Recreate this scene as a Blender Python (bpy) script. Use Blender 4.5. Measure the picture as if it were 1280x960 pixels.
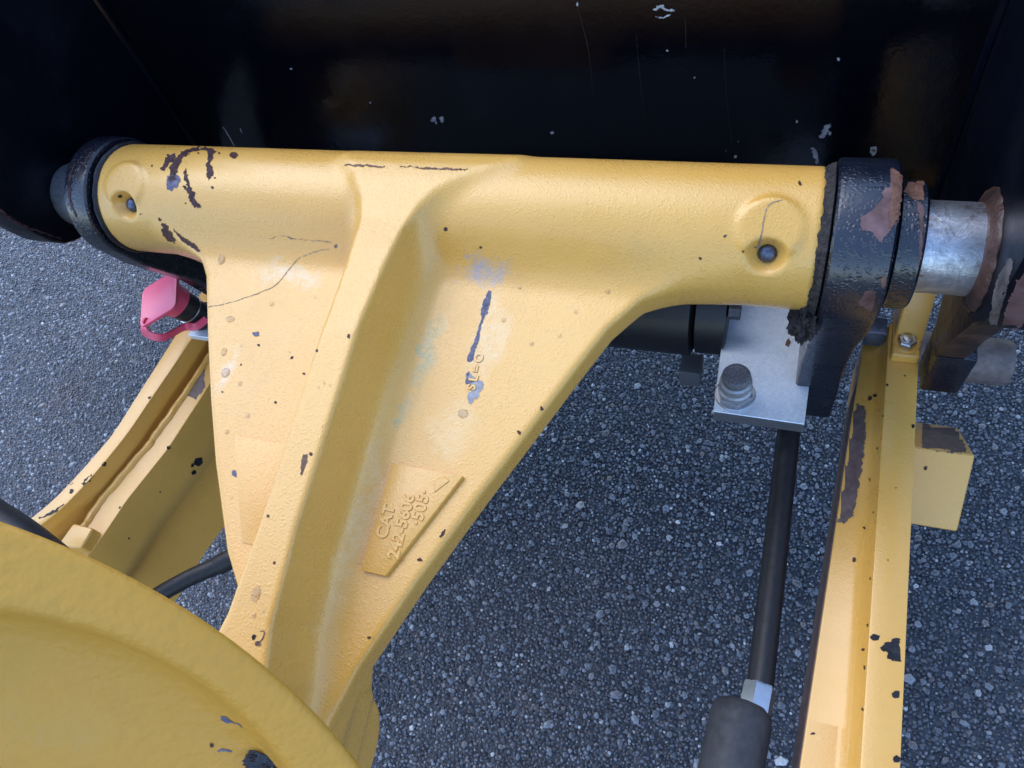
import bpy, bmesh, math, random
import numpy as np
from mathutils import Vector, Matrix
from mathutils.bvhtree import BVHTree
from mathutils import geometry as mgeo
from mathutils import noise as mnoise
from math import radians, sin, cos, pi, sqrt

random.seed(7)
rng = np.random.default_rng(7)
for o in list(bpy.data.objects):
    bpy.data.objects.remove(o)
SC = bpy.context.scene
COL = SC.collection

# ------------------------------------------------------------------ camera
# hand-held phone, 1.25 m above the ground, looking down on the front linkage
FPX = 931.0                       # focal length for a 1280 px wide picture
CAM_POS = Vector((0.337, -0.474, 1.253))
CAM_X = Vector((0.9404, 0.2730, -0.2020))      # camera axes in the world
CAM_Y = Vector((0.1271, -0.8340, -0.5369))     # downwards in the picture
CAM_X.normalize()
CAM_Y = (CAM_Y - CAM_X * CAM_Y.dot(CAM_X)).normalized()
CAM_Z = CAM_X.cross(CAM_Y)                     # viewing direction
cam_data = bpy.data.cameras.new('camera')
cam_data.sensor_width = 36.0
cam_data.lens = 36.0 * FPX / 1280.0
cam_data.clip_start = 0.02
cam_data.clip_end = 200
cam = bpy.data.objects.new('camera', cam_data)
COL.objects.link(cam)
cam.matrix_world = Matrix((
    (CAM_X.x, -CAM_Y.x, -CAM_Z.x, CAM_POS.x),
    (CAM_X.y, -CAM_Y.y, -CAM_Z.y, CAM_POS.y),
    (CAM_X.z, -CAM_Y.z, -CAM_Z.z, CAM_POS.z),
    (0, 0, 0, 1)))
SC.camera = cam

# ------------------------------------------------------------------ light
SUN_DIR = Vector((-0.50, 0.22, 0.84)).normalized()     # towards the sun
world = bpy.data.worlds.new('World')
SC.world = world
world.use_nodes = True
wn = world.node_tree
wn.nodes.clear()
wo = wn.nodes.new('ShaderNodeOutputWorld')
wb = wn.nodes.new('ShaderNodeBackground')
ws = wn.nodes.new('ShaderNodeTexSky')
ws.sky_type = 'NISHITA'
ws.sun_disc = False
ws.sun_elevation = math.asin(SUN_DIR.z)
ws.sun_rotation = math.atan2(SUN_DIR.x, SUN_DIR.y)
ws.air_density = 1.0
ws.dust_density = 0.6
ws.ozone_density = 3.0
wb.inputs['Strength'].default_value = 0.15
wn.links.new(ws.outputs[0], wb.inputs[0])
wn.links.new(wb.outputs[0], wo.inputs[0])
sun_data = bpy.data.lights.new('sun', 'SUN')
sun_data.energy = 0.5
sun_data.angle = radians(52)
sun_data.color = (1.0, 0.97, 0.93)
sun = bpy.data.objects.new('sun', sun_data)
COL.objects.link(sun)
sun.rotation_euler = SUN_DIR.to_track_quat('Z', 'Y').to_euler()
sun.location = (-2, 1, 4)
SC.view_settings.view_transform = 'Standard'
SC.view_settings.look = 'None'
SC.view_settings.exposure = 1.72
SC.view_settings.gamma = 1.0
SC.view_settings.use_curve_mapping = False

# ------------------------------------------------------------------ materials
class NT:
    def __init__(s, name):
        s.m = bpy.data.materials.new(name)
        s.m.use_nodes = True
        s.t = s.m.node_tree
        s.b = s.t.nodes['Principled BSDF']
        s.tc = s.n('ShaderNodeTexCoord').outputs['Object']
    def n(s, typ, **kw):
        nd = s.t.nodes.new(typ)
        for k, v in kw.items():
            setattr(nd, k, v)
        return nd
    def set(s, inp, v):
        if isinstance(v, bpy.types.NodeSocket):
            s.t.links.new(v, inp)
        elif isinstance(v, (tuple, list)) and len(v) == 3 and inp.type == 'RGBA':
            inp.default_value = (*v, 1)
        else:
            inp.default_value = v
    def math(s, op, a, b=0.0, c=0.0, clamp=False):
        nd = s.n('ShaderNodeMath', operation=op, use_clamp=clamp)
        for i, v in enumerate((a, b, c)):
            s.set(nd.inputs[i], v)
        return nd.outputs[0]
    def vec(s, op, a, b=None):
        nd = s.n('ShaderNodeVectorMath', operation=op)
        s.set(nd.inputs[0], a)
        if b is not None:
            s.set(nd.inputs[1], b)
        return nd.outputs['Value'] if op in ('LENGTH', 'DOT_PRODUCT') else nd.outputs[0]
    def noise(s, scale, detail=4, rough=0.55, dist=0.0, vec=None, out='Fac'):
        nd = s.n('ShaderNodeTexNoise')
        s.set(nd.inputs['Vector'], s.tc if vec is None else vec)
        nd.inputs['Scale'].default_value = scale
        nd.inputs['Detail'].default_value = detail
        nd.inputs['Roughness'].default_value = rough
        nd.inputs['Distortion'].default_value = dist
        return nd.outputs[out]
    def voro(s, scale, feature='F1', out='Distance', vec=None, rnd=1.0):
        nd = s.n('ShaderNodeTexVoronoi', feature=feature)
        s.set(nd.inputs['Vector'], s.tc if vec is None else vec)
        nd.inputs['Scale'].default_value = scale
        nd.inputs['Randomness'].default_value = rnd
        return nd.outputs[out]
    def ramp(s, v, lo, hi, a=0.0, b=1.0):
        nd = s.n('ShaderNodeMapRange')
        nd.clamp = True
        s.set(nd.inputs['Value'], v)
        nd.inputs['From Min'].default_value = lo
        nd.inputs['From Max'].default_value = hi
        nd.inputs['To Min'].default_value = a
        nd.inputs['To Max'].default_value = b
        return nd.outputs[0]
    def mix(s, fac, a, b):
        nd = s.n('ShaderNodeMix', data_type='RGBA')
        s.set(nd.inputs['Factor'], fac)
        s.set(nd.inputs[6], a)
        s.set(nd.inputs[7], b)
        return nd.outputs[2]
    def bump(s, h, strength, dist, prev=None):
        nd = s.n('ShaderNodeBump')
        s.set(nd.inputs['Height'], h)
        nd.inputs['Strength'].default_value = strength
        nd.inputs['Distance'].default_value = dist
        if prev is not None:
            s.set(nd.inputs['Normal'], prev)
        return nd.outputs[0]
    def scale_vec(s, sc, rot=(0, 0, 0)):
        nd = s.n('ShaderNodeMapping')
        s.set(nd.inputs[0], s.tc)
        nd.inputs['Scale'].default_value = sc
        nd.inputs['Rotation'].default_value = rot
        return nd.outputs[0]
    def P(s, **kw):
        for k, v in kw.items():
            s.set(s.b.inputs[k.replace('_', ' ')], v)
        return s.m

def drops(t, scale, lo=0.15, hi=0.5):
    """bead-like relief: round domes of uneven size"""
    wob = t.noise(scale * 0.8, 1, 0.5, out='Color')
    v = t.vec('ADD', t.tc, t.vec('MULTIPLY', t.vec('SUBTRACT', wob, (0.5, 0.5, 0.5)), (0.5 / scale,) * 3))
    d = t.voro(scale, vec=v)
    rad = t.ramp(t.noise(scale * 0.45, 1), 0.3, 0.7, 0.22, 0.62)
    return t.math('SQRT', t.math('MAXIMUM', t.math('SUBTRACT', 1.0, t.math('DIVIDE', d, rad)), 0.0))

def stains_and_sheen(t, col, spots):
    """stains, and a painted sheen streak, with shapes of their own: (centre, radii, colour, amount)"""
    if not spots:
        return col
    w = t.vec('SUBTRACT', t.noise(40, 4, 0.65, out='Color'), (0.5, 0.5, 0.5))
    p = t.vec('ADD', t.tc, t.vec('MULTIPLY', w, (0.05, 0.05, 0.05)))
    if not spots:
        return col
    gr = t.ramp(t.noise(160, 3, 0.7), 0.35, 0.6, 0.25, 1.0)
    for c, r, colr, amt in spots:
        q = t.vec('DIVIDE', t.vec('SUBTRACT', p, c), r)
        m = t.ramp(t.vec('LENGTH', q), 0.5, 1.1, amt, 0.0)
        m = t.math('MULTIPLY', m, gr)
        col = t.mix(m, col, colr)
    return col

YEL = (0.675, 0.360, 0.068)
def yellow(name, bead=1.0, spots=(), rough=0.34, tone=1.0, coat=0.42):
    t = NT(name)
    big = t.noise(9, 3, 0.6)
    col = t.mix(t.ramp(big, 0.3, 0.7), YEL, (0.705, 0.390, 0.085))
    col = t.mix(t.ramp(t.noise(70, 4, 0.7), 0.55, 0.8, 0, 0.25), col, (0.635, 0.318, 0.050))
    # washed grime film
    col = t.mix(t.ramp(t.noise(23, 5, 0.7, 0.4), 0.52, 0.75, 0, 0.22), col, (0.50, 0.31, 0.10))
    # pin-prick flakes
    fl = t.math('GREATER_THAN', 0.045, t.voro(95))
    fl = t.math('MULTIPLY', fl, t.ramp(t.noise(31, 2), 0.62, 0.66))
    col = t.mix(fl, col, (0.09, 0.05, 0.035))
    col = stains_and_sheen(t, col, spots)
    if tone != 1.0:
        col = t.vec('MULTIPLY', col, (tone * 1.0, tone * 0.92, tone * 0.65))  # darker, redder copy of the yellow: shade put into the colour
    nb = t.bump(t.noise(240 if bead > 0.2 else 150, 2, 0.6), 0.06 if bead > 0.2 else 0.30, 0.003)
    mask = t.ramp(t.noise(14, 3, 0.6, vec=t.vec('ADD', t.tc, (3.1, 1.7, 0.4))), 0.28, 0.48)
    if bead > 0.2:
        hd = t.math('MULTIPLY', drops(t, 400), mask)
        nb = t.bump(hd, 0.30 * bead, 0.0008, nb)
    else:
        hd = 0.0
    rg = t.ramp(t.noise(18, 4, 0.6), 0.3, 0.7, rough - 0.06, rough + 0.10)
    rg = t.math('SUBTRACT', rg, t.math('MULTIPLY', t.math('GREATER_THAN', hd, 0.05), 0.08 * bead))
    return t.P(Base_Color=col, Roughness=rg, Normal=nb, Specular_IOR_Level=0.5 if coat else 0.3,
               Coat_Weight=coat, Coat_Roughness=0.27)

def black_paint(name, bead=0.6, rough=0.16, dirt=0.3, base=(0.0045, 0.005, 0.007), spec=0.6):
    t = NT(name)
    m = t.ramp(t.noise(7, 5, 0.65, 0.6), 0.5, 0.75, 0, dirt)
    col = t.mix(m, base, (0.018, 0.020, 0.026))
    fl = t.math('MULTIPLY', t.math('GREATER_THAN', 0.04, t.voro(60)), t.ramp(t.noise(13, 2), 0.62, 0.66))
    col = t.mix(fl, col, (0.25, 0.27, 0.30))
    nb = t.bump(t.noise(120, 2, 0.5), 0.10, 0.002)
    mask = t.ramp(t.noise(11, 3, 0.6), 0.30, 0.45)
    hd = t.math('MULTIPLY', drops(t, 300), mask)
    nb = t.bump(hd, 0.35 * bead, 0.0014, nb)
    rg = t.ramp(t.noise(25, 4, 0.7), 0.3, 0.75, rough, rough + 0.18)
    return t.P(Base_Color=col, Roughness=rg, Normal=nb, Specular_IOR_Level=spec)

def plain(name, col, col2, rough, scale=60, bumpd=0.001, bumps=0.3, metal=0.0, rough2=None, spec=0.35):
    t = NT(name)
    f = t.noise(scale, 5, 0.65)
    c = t.mix(t.ramp(f, 0.32, 0.68), col, col2)
    nb = t.bump(t.noise(scale * 2.5, 4, 0.65), bumps, bumpd)
    rg = t.ramp(t.noise(scale * 0.6, 4), 0.3, 0.7, rough, rough2 if rough2 else rough + 0.1)
    return t.P(Base_Color=c, Roughness=rg, Normal=nb, Metallic=metal, Specular_IOR_Level=spec)

M = {}
M['black'] = black_paint('black_gloss_paint', 0.15, 0.10, 0.25, (0.0015, 0.0024, 0.0065), 0.5)
M['black_wet'] = black_paint('black_beaded_paint', 1.0, 0.20, 0.2, (0.003, 0.0055, 0.014), 0.9)
M['black_bar'] = black_paint('black_satin_paint', 0.15, 0.30, 0.3)
M['rust'] = plain('brown_rust', (0.10, 0.045, 0.030), (0.20, 0.10, 0.07), 0.55, 120, 0.0015, 0.7)
M['primer'] = plain('mauve_primer', (0.060, 0.026, 0.022), (0.20, 0.115, 0.115), 0.36, 34, 0.001, 0.4)
M['rust_patch'] = plain('grey_brown_bare_steel', (0.085, 0.060, 0.055), (0.17, 0.12, 0.11), 0.42, 110, 0.0012, 0.6)
M['chip'] = plain('dark_chip', (0.045, 0.020, 0.016), (0.10, 0.050, 0.040), 0.45, 150, 0.001, 0.5, spec=0.15)
M['chip_black'] = plain('black_chip', (0.010, 0.010, 0.012), (0.03, 0.03, 0.035), 0.35, 150, 0.001, 0.4, spec=0.15)
M['chip_blue'] = plain('blue_grey_chip', (0.05, 0.055, 0.10), (0.17, 0.17, 0.23), 0.35, 130, 0.001, 0.4, spec=0.15)
M['scuff'] = plain('pale_scuff', (0.16, 0.165, 0.18), (0.50, 0.51, 0.53), 0.5, 130, 0.001, 0.4)
M['rubber'] = plain('black_rubber', (0.011, 0.011, 0.013), (0.022, 0.022, 0.025), 0.42, 160, 0.0008, 0.35)
M['sleeve'] = plain('dark_grey_sleeve', (0.030, 0.032, 0.038), (0.055, 0.057, 0.062), 0.55, 90, 0.001, 0.4)
M['mud'] = plain('dried_mud', (0.010, 0.010, 0.013), (0.055, 0.045, 0.042), 0.7, 220, 0.003, 0.9)
M['steel'] = plain('zinc_plated_steel', (0.50, 0.51, 0.53), (0.62, 0.63, 0.66), 0.30, 90, 0.0006, 0.2, 1.0)
M['zinc_cap'] = plain('dull_zinc', (0.30, 0.31, 0.34), (0.42, 0.43, 0.46), 0.42, 160, 0.0008, 0.4, 0.7)

t = NT('galvanised_plate')
sp = t.voro(420, out='Color')
f = t.math('ADD', t.math('MULTIPLY', t.vec('DOT_PRODUCT', sp, (0.4, 0.3, 0.3)), 0.5), t.math('MULTIPLY', t.noise(60, 4), 0.5))
M['galv'] = t.P(Base_Color=t.mix(t.ramp(f, 0.3, 0.7), (0.64, 0.71, 0.78), (0.80, 0.86, 0.92)), Metallic=0.35,
                Roughness=t.ramp(t.noise(200, 3), 0.3, 0.7, 0.34, 0.52), Normal=t.bump(t.noise(500, 2), 0.08, 0.001))
t = NT('plate_edge_grey')
M['galv_edge'] = t.P(Base_Color=t.mix(t.noise(80), (0.10, 0.105, 0.12), (0.16, 0.165, 0.18)), Roughness=0.5, Metallic=0.4)

t = NT('scratched_pin_steel')
sc = t.noise(1.0, 6, 0.7, 1.2, vec=t.scale_vec((60, 60, 60)))
sc2 = t.noise(1.0, 5, 0.75, 0.6, vec=t.scale_vec((35, 220, 220), (0.5, 0.3, 0.6)))
c = t.mix(t.ramp(sc, 0.35, 0.65), (0.30, 0.32, 0.36), (0.62, 0.64, 0.68))
c = t.mix(t.ramp(sc2, 0.55, 0.72, 0.0, 0.6), c, (0.13, 0.10, 0.09))
c = t.mix(t.ramp(t.noise(38, 5, 0.75, 0.8), 0.55, 0.70, 0, 0.85), c, (0.16, 0.085, 0.05))
M['pin'] = t.P(Base_Color=c, Metallic=0.85, Roughness=t.ramp(sc, 0.3, 0.7, 0.45, 0.22),
               Normal=t.bump(t.math('ADD', sc, t.math('MULTIPLY', sc2, 0.6)), 0.5, 0.0014))

t = NT('pink_plastic')
M['pink'] = t.P(Base_Color=t.mix(t.noise(40, 4), (0.78, 0.075, 0.17), (0.84, 0.12, 0.22)), Roughness=0.33,
                Normal=t.bump(t.noise(300, 2), 0.06, 0.001), Subsurface_Weight=0.0)
t = NT('water_drop')
M['water'] = t.P(Base_Color=(1, 1, 1), Roughness=0.02, IOR=1.33, Transmission_Weight=1.0)

# ------------------------------------------------------------------ mesh helpers
ROOT_LOC = {}
def link(name, me, mat, parent=None, smooth=30):
    o = bpy.data.objects.new(name, me)
    COL.objects.link(o)
    if mat is not None and not me.materials:
        me.materials.append(mat)
    if parent is not None:
        o.parent = parent
        r = parent
        while r.parent:
            r = r.parent
        L = ROOT_LOC.get(r.name, Vector())
        me.transform(Matrix.Translation(-L))
    if smooth:
        me.polygons.foreach_set('use_smooth', [True] * len(me.polygons))
        me.set_sharp_from_angle(angle=radians(smooth))
    me.update()
    return o
def root_loc(o):
    while o.parent:
        o = o.parent
    return ROOT_LOC.get(o.name, Vector())
def from_bm(name, bm, mat, parent=None, smooth=30):
    bmesh.ops.recalc_face_normals(bm, faces=bm.faces)
    me = bpy.data.meshes.new(name)
    bm.to_mesh(me)
    bm.free()
    return link(name, me, mat, parent, smooth)
def thing(name, label, cat, loc, group=None):
    o = bpy.data.objects.new(name, None)
    COL.objects.link(o)
    o.empty_display_size = 0.05
    o.location = loc
    ROOT_LOC[o.name] = Vector(loc)
    o['label'] = label
    o['category'] = cat
    if group:
        o['group'] = group
    return o
def bevel(bm, w, seg=2, ang=35):
    if w <= 0:
        return
    bmesh.ops.recalc_face_normals(bm, faces=bm.faces)
    es = [e for e in bm.edges if len(e.link_faces) == 2 and e.calc_face_angle(0) > radians(ang)]
    bmesh.ops.bevel(bm, geom=es, offset=w, segments=seg, profile=0.6, affect='EDGES', clamp_overlap=True)
def prism(poly, fn, a, b, bev=0.003, seg=2):
    """closed outline poly (2-D) mapped by fn(p, q, t) and extruded from t=a to t=b"""
    bm = bmesh.new()
    lo = [bm.verts.new(fn(p, q, a)) for p, q in poly]
    hi = [bm.verts.new(fn(p, q, b)) for p, q in poly]
    n = len(poly)
    bm.faces.new(lo)
    bm.faces.new(list(reversed(hi)))
    for i in range(n):
        bm.faces.new((lo[i], hi[i], hi[(i + 1) % n], lo[(i + 1) % n]))
    bevel(bm, bev, seg)
    return bm
X_EXT = lambda p, q, t: (t, p, q)       # (y, z) outline extruded along x
Z_EXT = lambda p, q, t: (p, q, t)
def box(x0, x1, y0, y1, z0, z1, bev=0.003):
    return prism([(x0, y0), (x1, y0), (x1, y1), (x0, y1)], Z_EXT, z0, z1, bev)
def lathe(profile, origin, axis, seg=64, jitter=0.0, sides=None):
    """profile: (distance along axis, radius)"""
    ax = Vector(axis).normalized()
    e1 = ax.orthogonal().normalized()
    e2 = ax.cross(e1)
    bm = bmesh.new()
    rings = []
    for tt, r in profile:
        ring = []
        for k in range(seg):
            a = 2 * pi * k / seg
            rr = r
            if jitter:
                p = Vector(origin) + ax * tt + (e1 * cos(a) + e2 * sin(a)) * r
                rr = r + jitter * (mnoise.noise(p * 35) + 0.8 * mnoise.noise(p * 110 + Vector((3, 1, 7))) + 0.6 * mnoise.noise(p * 310))
            ring.append(bm.verts.new(Vector(origin) + ax * tt + (e1 * cos(a) + e2 * sin(a)) * rr))
        rings.append(ring)
    for A, B in zip(rings, rings[1:]):
        for k in range(seg):
            bm.faces.new((A[k], A[(k + 1) % seg], B[(k + 1) % seg], B[k]))
    bm.faces.new(list(reversed(rings[0])))
    bm.faces.new(rings[-1])
    return bm
def spline(pts, n=12):
    out = []
    P = [Vector(p) for p in pts]
    P = [P[0] * 2 - P[1]] + P + [P[-1] * 2 - P[-2]]
    for i in range(1, len(P) - 2):
        for k in range(n):
            s = k / n
            a, b, c, d = P[i - 1], P[i], P[i + 1], P[i + 2]
            out.append(0.5 * ((2 * b) + (c - a) * s + (2 * a - 5 * b + 4 * c - d) * s * s + (3 * b - a - 3 * c + d) * s ** 3))
    out.append(P[-2])
    return out
def tube(pts, rad, seg=20, n=12):
    path = spline(pts, n)
    bm = bmesh.new()
    prev = None
    rings = []
    up = Vector((0, 0, 1))
    for i, p in enumerate(path):
        d = (path[min(i + 1, len(path) - 1)] - path[max(i - 1, 0)]).normalized()
        e1 = up - d * up.dot(d)
        if e1.length < 1e-4:
            e1 = d.orthogonal()
        e1.normalize()
        up = e1
        e2 = d.cross(e1)
        r = rad(i / (len(path) - 1)) if callable(rad) else rad
        rings.append([bm.verts.new(p + (e1 * cos(2 * pi * k / seg) + e2 * sin(2 * pi * k / seg)) * r) for k in range(seg)])
    for A, B in zip(rings, rings[1:]):
        for k in range(seg):
            bm.faces.new((A[k], A[(k + 1) % seg], B[(k + 1) % seg], B[k]))
    bm.faces.new(list(reversed(rings[0])))
    bm.faces.new(rings[-1])
    return bm
def arc(cx, cy, r, a0, a1, n):
    return [(cx + r * cos(radians(a0 + (a1 - a0) * k / n)), cy + r * sin(radians(a0 + (a1 - a0) * k / n))) for k in range(n + 1)]

# wear: patches of bare metal or primer that lie on a surface, cut with a ragged outline
def sight(x, y):
    return (CAM_X * ((x - 640) / FPX) + CAM_Y * ((y - 480) / FPX) + CAM_Z)
def bvh_of(o):
    me = o.data
    L = root_loc(o)
    return BVHTree.FromPolygons([v.co + L for v in me.vertices], [list(p.vertices) for p in me.polygons])
def patch(bvh, outline, mat, parent, name='paint_chip', jag=0.9, lift=0.00035, step=5.0):
    pts = []
    n = len(outline)
    for i in range(n):
        a, b = Vector(outline[i]), Vector(outline[(i + 1) % n])
        k = max(1, int((b - a).length / 1.6))
        for j in range(k):
            p = a.lerp(b, j / k)
            q = Vector((p.x * 0.16, p.y * 0.16, 3.3))
            q2 = q * 3.1
            pts.append(Vector((p.x + jag * 1.6 * (mnoise.noise(q) + 0.6 * mnoise.noise(q2) + 0.5 * random.uniform(-1, 1)),
                               p.y + jag * 1.6 * (mnoise.noise(q + Vector((9, 4, 1))) + 0.6 * mnoise.noise(q2 + Vector((5, 2, 8))) + 0.5 * random.uniform(-1, 1)))))
    m = len(pts)
    xs = [p.x for p in pts]; ys = [p.y for p in pts]
    inner = []
    y = min(ys) + step / 2
    while y < max(ys):
        x = min(xs) + step / 2
        while x < max(xs):
            inner.append(Vector((x, y)))
            x += step
        y += step
    vs, es, fs, *_ = mgeo.delaunay_2d_cdt(pts + inner, [(i, (i + 1) % m) for i in range(m)], [list(range(m))], 1, 1e-4)
    co = []
    ok = []
    for v in vs:
        loc, nor, *_ = bvh.ray_cast(CAM_POS, sight(v.x, v.y).normalized())
        if loc is None:
            co.append(Vector()); ok.append(False)
        else:
            if nor.dot(CAM_POS - loc) < 0:
                nor = -nor
            co.append(loc + nor * lift); ok.append(True)
    faces = []
    for f in fs:
        if all(ok[i] for i in f) and max((co[f[i]] - co[f[i - 1]]).length for i in range(len(f))) < 0.03:
            faces.append(list(f))
    if not faces:
        return None
    par = list(range(len(co)))
    def find(i):
        while par[i] != i:
            par[i] = par[par[i]]
            i = par[i]
        return i
    for f in faces:
        for i in f[1:]:
            par[find(i)] = find(f[0])
    grp = {}
    for f in faces:
        grp.setdefault(find(f[0]), []).append(f)
    faces = max(grp.values(), key=len)
    used = sorted({i for f in faces for i in f})
    rem = {i: k for k, i in enumerate(used)}
    co = [co[i] for i in used]
    faces = [[rem[i] for i in f] for f in faces]
    me = bpy.data.meshes.new(name)
    me.from_pydata(co, [], faces)
    return link(name, me, mat, parent, 60)
def stroke(bvh, line, width, mat, parent, name='paint_chip', jag=0.9, lift=0.00035):
    P = [Vector((*p, 0)) for p in line]
    path = [Vector((p.x, p.y)) for p in spline(P, 6)]
    W = width if isinstance(width, (list, tuple)) else [width] * len(line)
    L, R = [], []
    for i, p in enumerate(path):
        d = (path[min(i + 1, len(path) - 1)] - path[max(i - 1, 0)]).normalized()
        nrm = Vector((-d.y, d.x))
        s = i / (len(path) - 1) * (len(W) - 1)
        k = min(int(s), len(W) - 2) if len(W) > 1 else 0
        w = W[k] + (W[min(k + 1, len(W) - 1)] - W[k]) * (s - k)
        L.append(p + nrm * w / 2); R.append(p - nrm * w / 2)
    return patch(bvh, [tuple(p) for p in L + R[::-1]], mat, parent, name, jag, lift)
def dot(bvh, x, y, r, mat, parent, name='paint_chip', sx=1.0, rot=0.0, jag=0.8):
    out = []
    for k in range(12):
        a = 2 * pi * k / 12
        px, py = r * sx * cos(a), r * sin(a)
        out.append((x + px * cos(rot) - py * sin(rot), y + px * sin(rot) + py * cos(rot)))
    return patch(bvh, out, mat, parent, name, min(jag, r * 0.35), step=max(2.5, r * 0.8))

def poly_sdf(U, V, poly):
    P = np.array(poly, np.float32)
    d = np.full(U.shape, 1e9, np.float32)
    s = np.ones(U.shape, np.float32)
    n = len(P)
    for i in range(n):
        a, b = P[i], P[i - 1]
        e = b - a
        wx, wy = U - a[0], V - a[1]
        t_ = np.clip((wx * e[0] + wy * e[1]) / (e @ e), 0, 1)
        d = np.minimum(d, (wx - e[0] * t_) ** 2 + (wy - e[1] * t_) ** 2)
        c1 = V >= a[1]; c2 = V < b[1]; c3 = e[0] * wy > e[1] * wx
        flip = (c1 & c2 & c3) | (~c1 & ~c2 & ~c3)
        s = np.where(flip, -s, s)
    return s * np.sqrt(d)

# ------------------------------------------------------------------ ground
STAIN = (-1.21, 0.075, 0.0)
def build_ground():
    t = NT('asphalt_binder')
    f = t.noise(35, 5, 0.7)
    col = t.mix(t.ramp(f, 0.35, 0.7), (0.018, 0.021, 0.030), (0.042, 0.048, 0.064))
    cell = t.voro(150, out='Color')
    cv = t.vec('DOT_PRODUCT', cell, (0.5, 0.3, 0.2))
    col = t.mix(t.ramp(cv, 0.72, 0.85, 0, 0.6), col, (0.12, 0.12, 0.13))
    h = t.math('SUBTRACT', 1.0, t.voro(150))
    nb = t.bump(h, 0.8, 0.004)
    nb = t.bump(t.noise(500, 3), 0.4, 0.001, nb)
    mb = t.P(Base_Color=col, Roughness=t.ramp(t.noise(60, 3), 0.3, 0.7, 0.28, 0.5), Normal=nb)
    me = bpy.data.meshes.new('ground')
    S = 60
    me.from_pydata([(-S, -S, 0), (S, -S, 0), (S, S, 0), (-S, S, 0)], [], [(0, 1, 2, 3)])
    g = link('ground', me, mb, None, 0)
    g['kind'] = 'structure'
    # rolled chippings pressed into the binder
    t = NT('asphalt_chippings')
    at = t.n('ShaderNodeAttribute', attribute_name='tone').outputs['Fac']
    at2 = t.n('ShaderNodeAttribute', attribute_name='hue').outputs['Fac']
    ramp = t.n('ShaderNodeValToRGB')
    t.set(ramp.inputs[0], at)
    el = ramp.color_ramp.elements
    el[0].position = 0.0; el[0].color = (0.030, 0.035, 0.050, 1)
    el[1].position = 1.0; el[1].color = (0.80, 0.80, 0.80, 1)
    for p, c in ((0.30, (0.070, 0.079, 0.108)), (0.65, (0.145, 0.160, 0.203)), (0.88, (0.24, 0.255, 0.30)), (0.96, (0.34, 0.35, 0.39)), (0.985, (0.60, 0.61, 0.63))):
        e = el.new(p); e.color = (*c, 1)
    col = t.mix(t.ramp(at2, 0.78, 0.95, 0, 0.6), ramp.outputs[0], (0.20, 0.135, 0.11))
    col = t.mix(t.ramp(t.noise(300, 4, 0.7), 0.4, 0.7, 0, 0.45), col, (0.050, 0.056, 0.072))
    col = t.mix(t.ramp(t.noise(2.2, 4, 0.6), 0.35, 0.7, 0.0, 0.5), col, (0.036, 0.040, 0.052))
    st = t.vec('LENGTH', t.vec('DIVIDE', t.vec('SUBTRACT', t.vec('ADD', t.tc, t.vec('MULTIPLY', t.vec('SUBTRACT', t.noise(12, 4, out='Color'), (0.5, 0.5, 0.5)), (0.12, 0.12, 0))), STAIN), (0.05, 0.09, 1.0)))
    col = t.mix(t.ramp(st, 0.3, 1.1, 0.55, 0.0), col, (0.085, 0.045, 0.05))
    ms = t.P(Base_Color=col, Roughness=t.ramp(t.noise(90, 3), 0.3, 0.7, 0.16, 0.38), Normal=t.bump(t.noise(700, 3), 0.4, 0.0012), Specular_IOR_Level=0.75)
    def scatter(s, frac, rmin, rmax, hmin, hmax, tmin, name):
        x0, x1, y0, y1 = -2.10, 1.05, -0.70, 0.80
        nx, ny = int((x1 - x0) / s), int((y1 - y0) / s)
        gx, gy = np.meshgrid(np.arange(nx), np.arange(ny), indexing='ij')
        cx = (x0 + (gx + 0.5 * (gy % 2)) * s).ravel(); cy = (y0 + gy * s).ravel()
        cx = cx + rng.uniform(-.4, .4, cx.size) * s; cy = cy + rng.uniform(-.4, .4, cy.size) * s
        foot = np.array([(-1.81, 0.55), (-1.25, -0.28), (0.05, -0.46), (0.80, -0.28), (0.85, 0.48)])
        keep = (rng.random(cx.size) < frac) & (poly_sdf(cx.astype(np.float32), cy.astype(np.float32), foot) < 0.18)
        cx, cy = cx[keep], cy[keep]
        N = cx.size
        R = rng.uniform(rmin, rmax, N) * (1 + 0.5 * (rng.random(N) < 0.14))
        asp = rng.uniform(0.68, 1.0, N); rot = rng.uniform(0, 2 * pi, N)
        hgt = hmin + (hmax - hmin) * rng.random(N)
        K = 5
        V = np.zeros((N, 2 * K + 1, 3), np.float32)
        tx = rng.normal(0, 0.14, N); ty = rng.normal(0, 0.14, N)
        for k in range(K):
            a = 2 * pi * k / K + rng.uniform(-.3, .3, N)
            rr = R * rng.uniform(0.78, 1.18, N)
            px, py = rr * np.cos(a), rr * np.sin(a) * asp
            qx, qy = px * np.cos(rot) - py * np.sin(rot), px * np.sin(rot) + py * np.cos(rot)
            V[:, k] = np.c_[cx + qx, cy + qy, np.full(N, -0.0008)]
            f2 = rng.uniform(0.62, 0.82, N)
            V[:, K + k] = np.c_[cx + qx * f2, cy + qy * f2, hgt * rng.uniform(0.75, 1.0, N) + tx * qx * f2 + ty * qy * f2]
        V[:, 2 * K] = np.c_[cx + tx * 0.001, cy, hgt * rng.uniform(1.0, 1.2, N)]
        tri = []
        for k in range(K):
            j = (k + 1) % K
            tri += [(k, j, K + j), (k, K + j, K + k), (K + k, K + j, 2 * K)]
        F = (np.array(tri)[None] + (np.arange(N) * (2 * K + 1))[:, None, None]).reshape(-1, 3).astype(np.int32)
        me = bpy.data.meshes.new(name)
        me.vertices.add(N * (2 * K + 1)); me.vertices.foreach_set('co', V.ravel())
        me.loops.add(F.size); me.loops.foreach_set('vertex_index', F.ravel())
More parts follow.
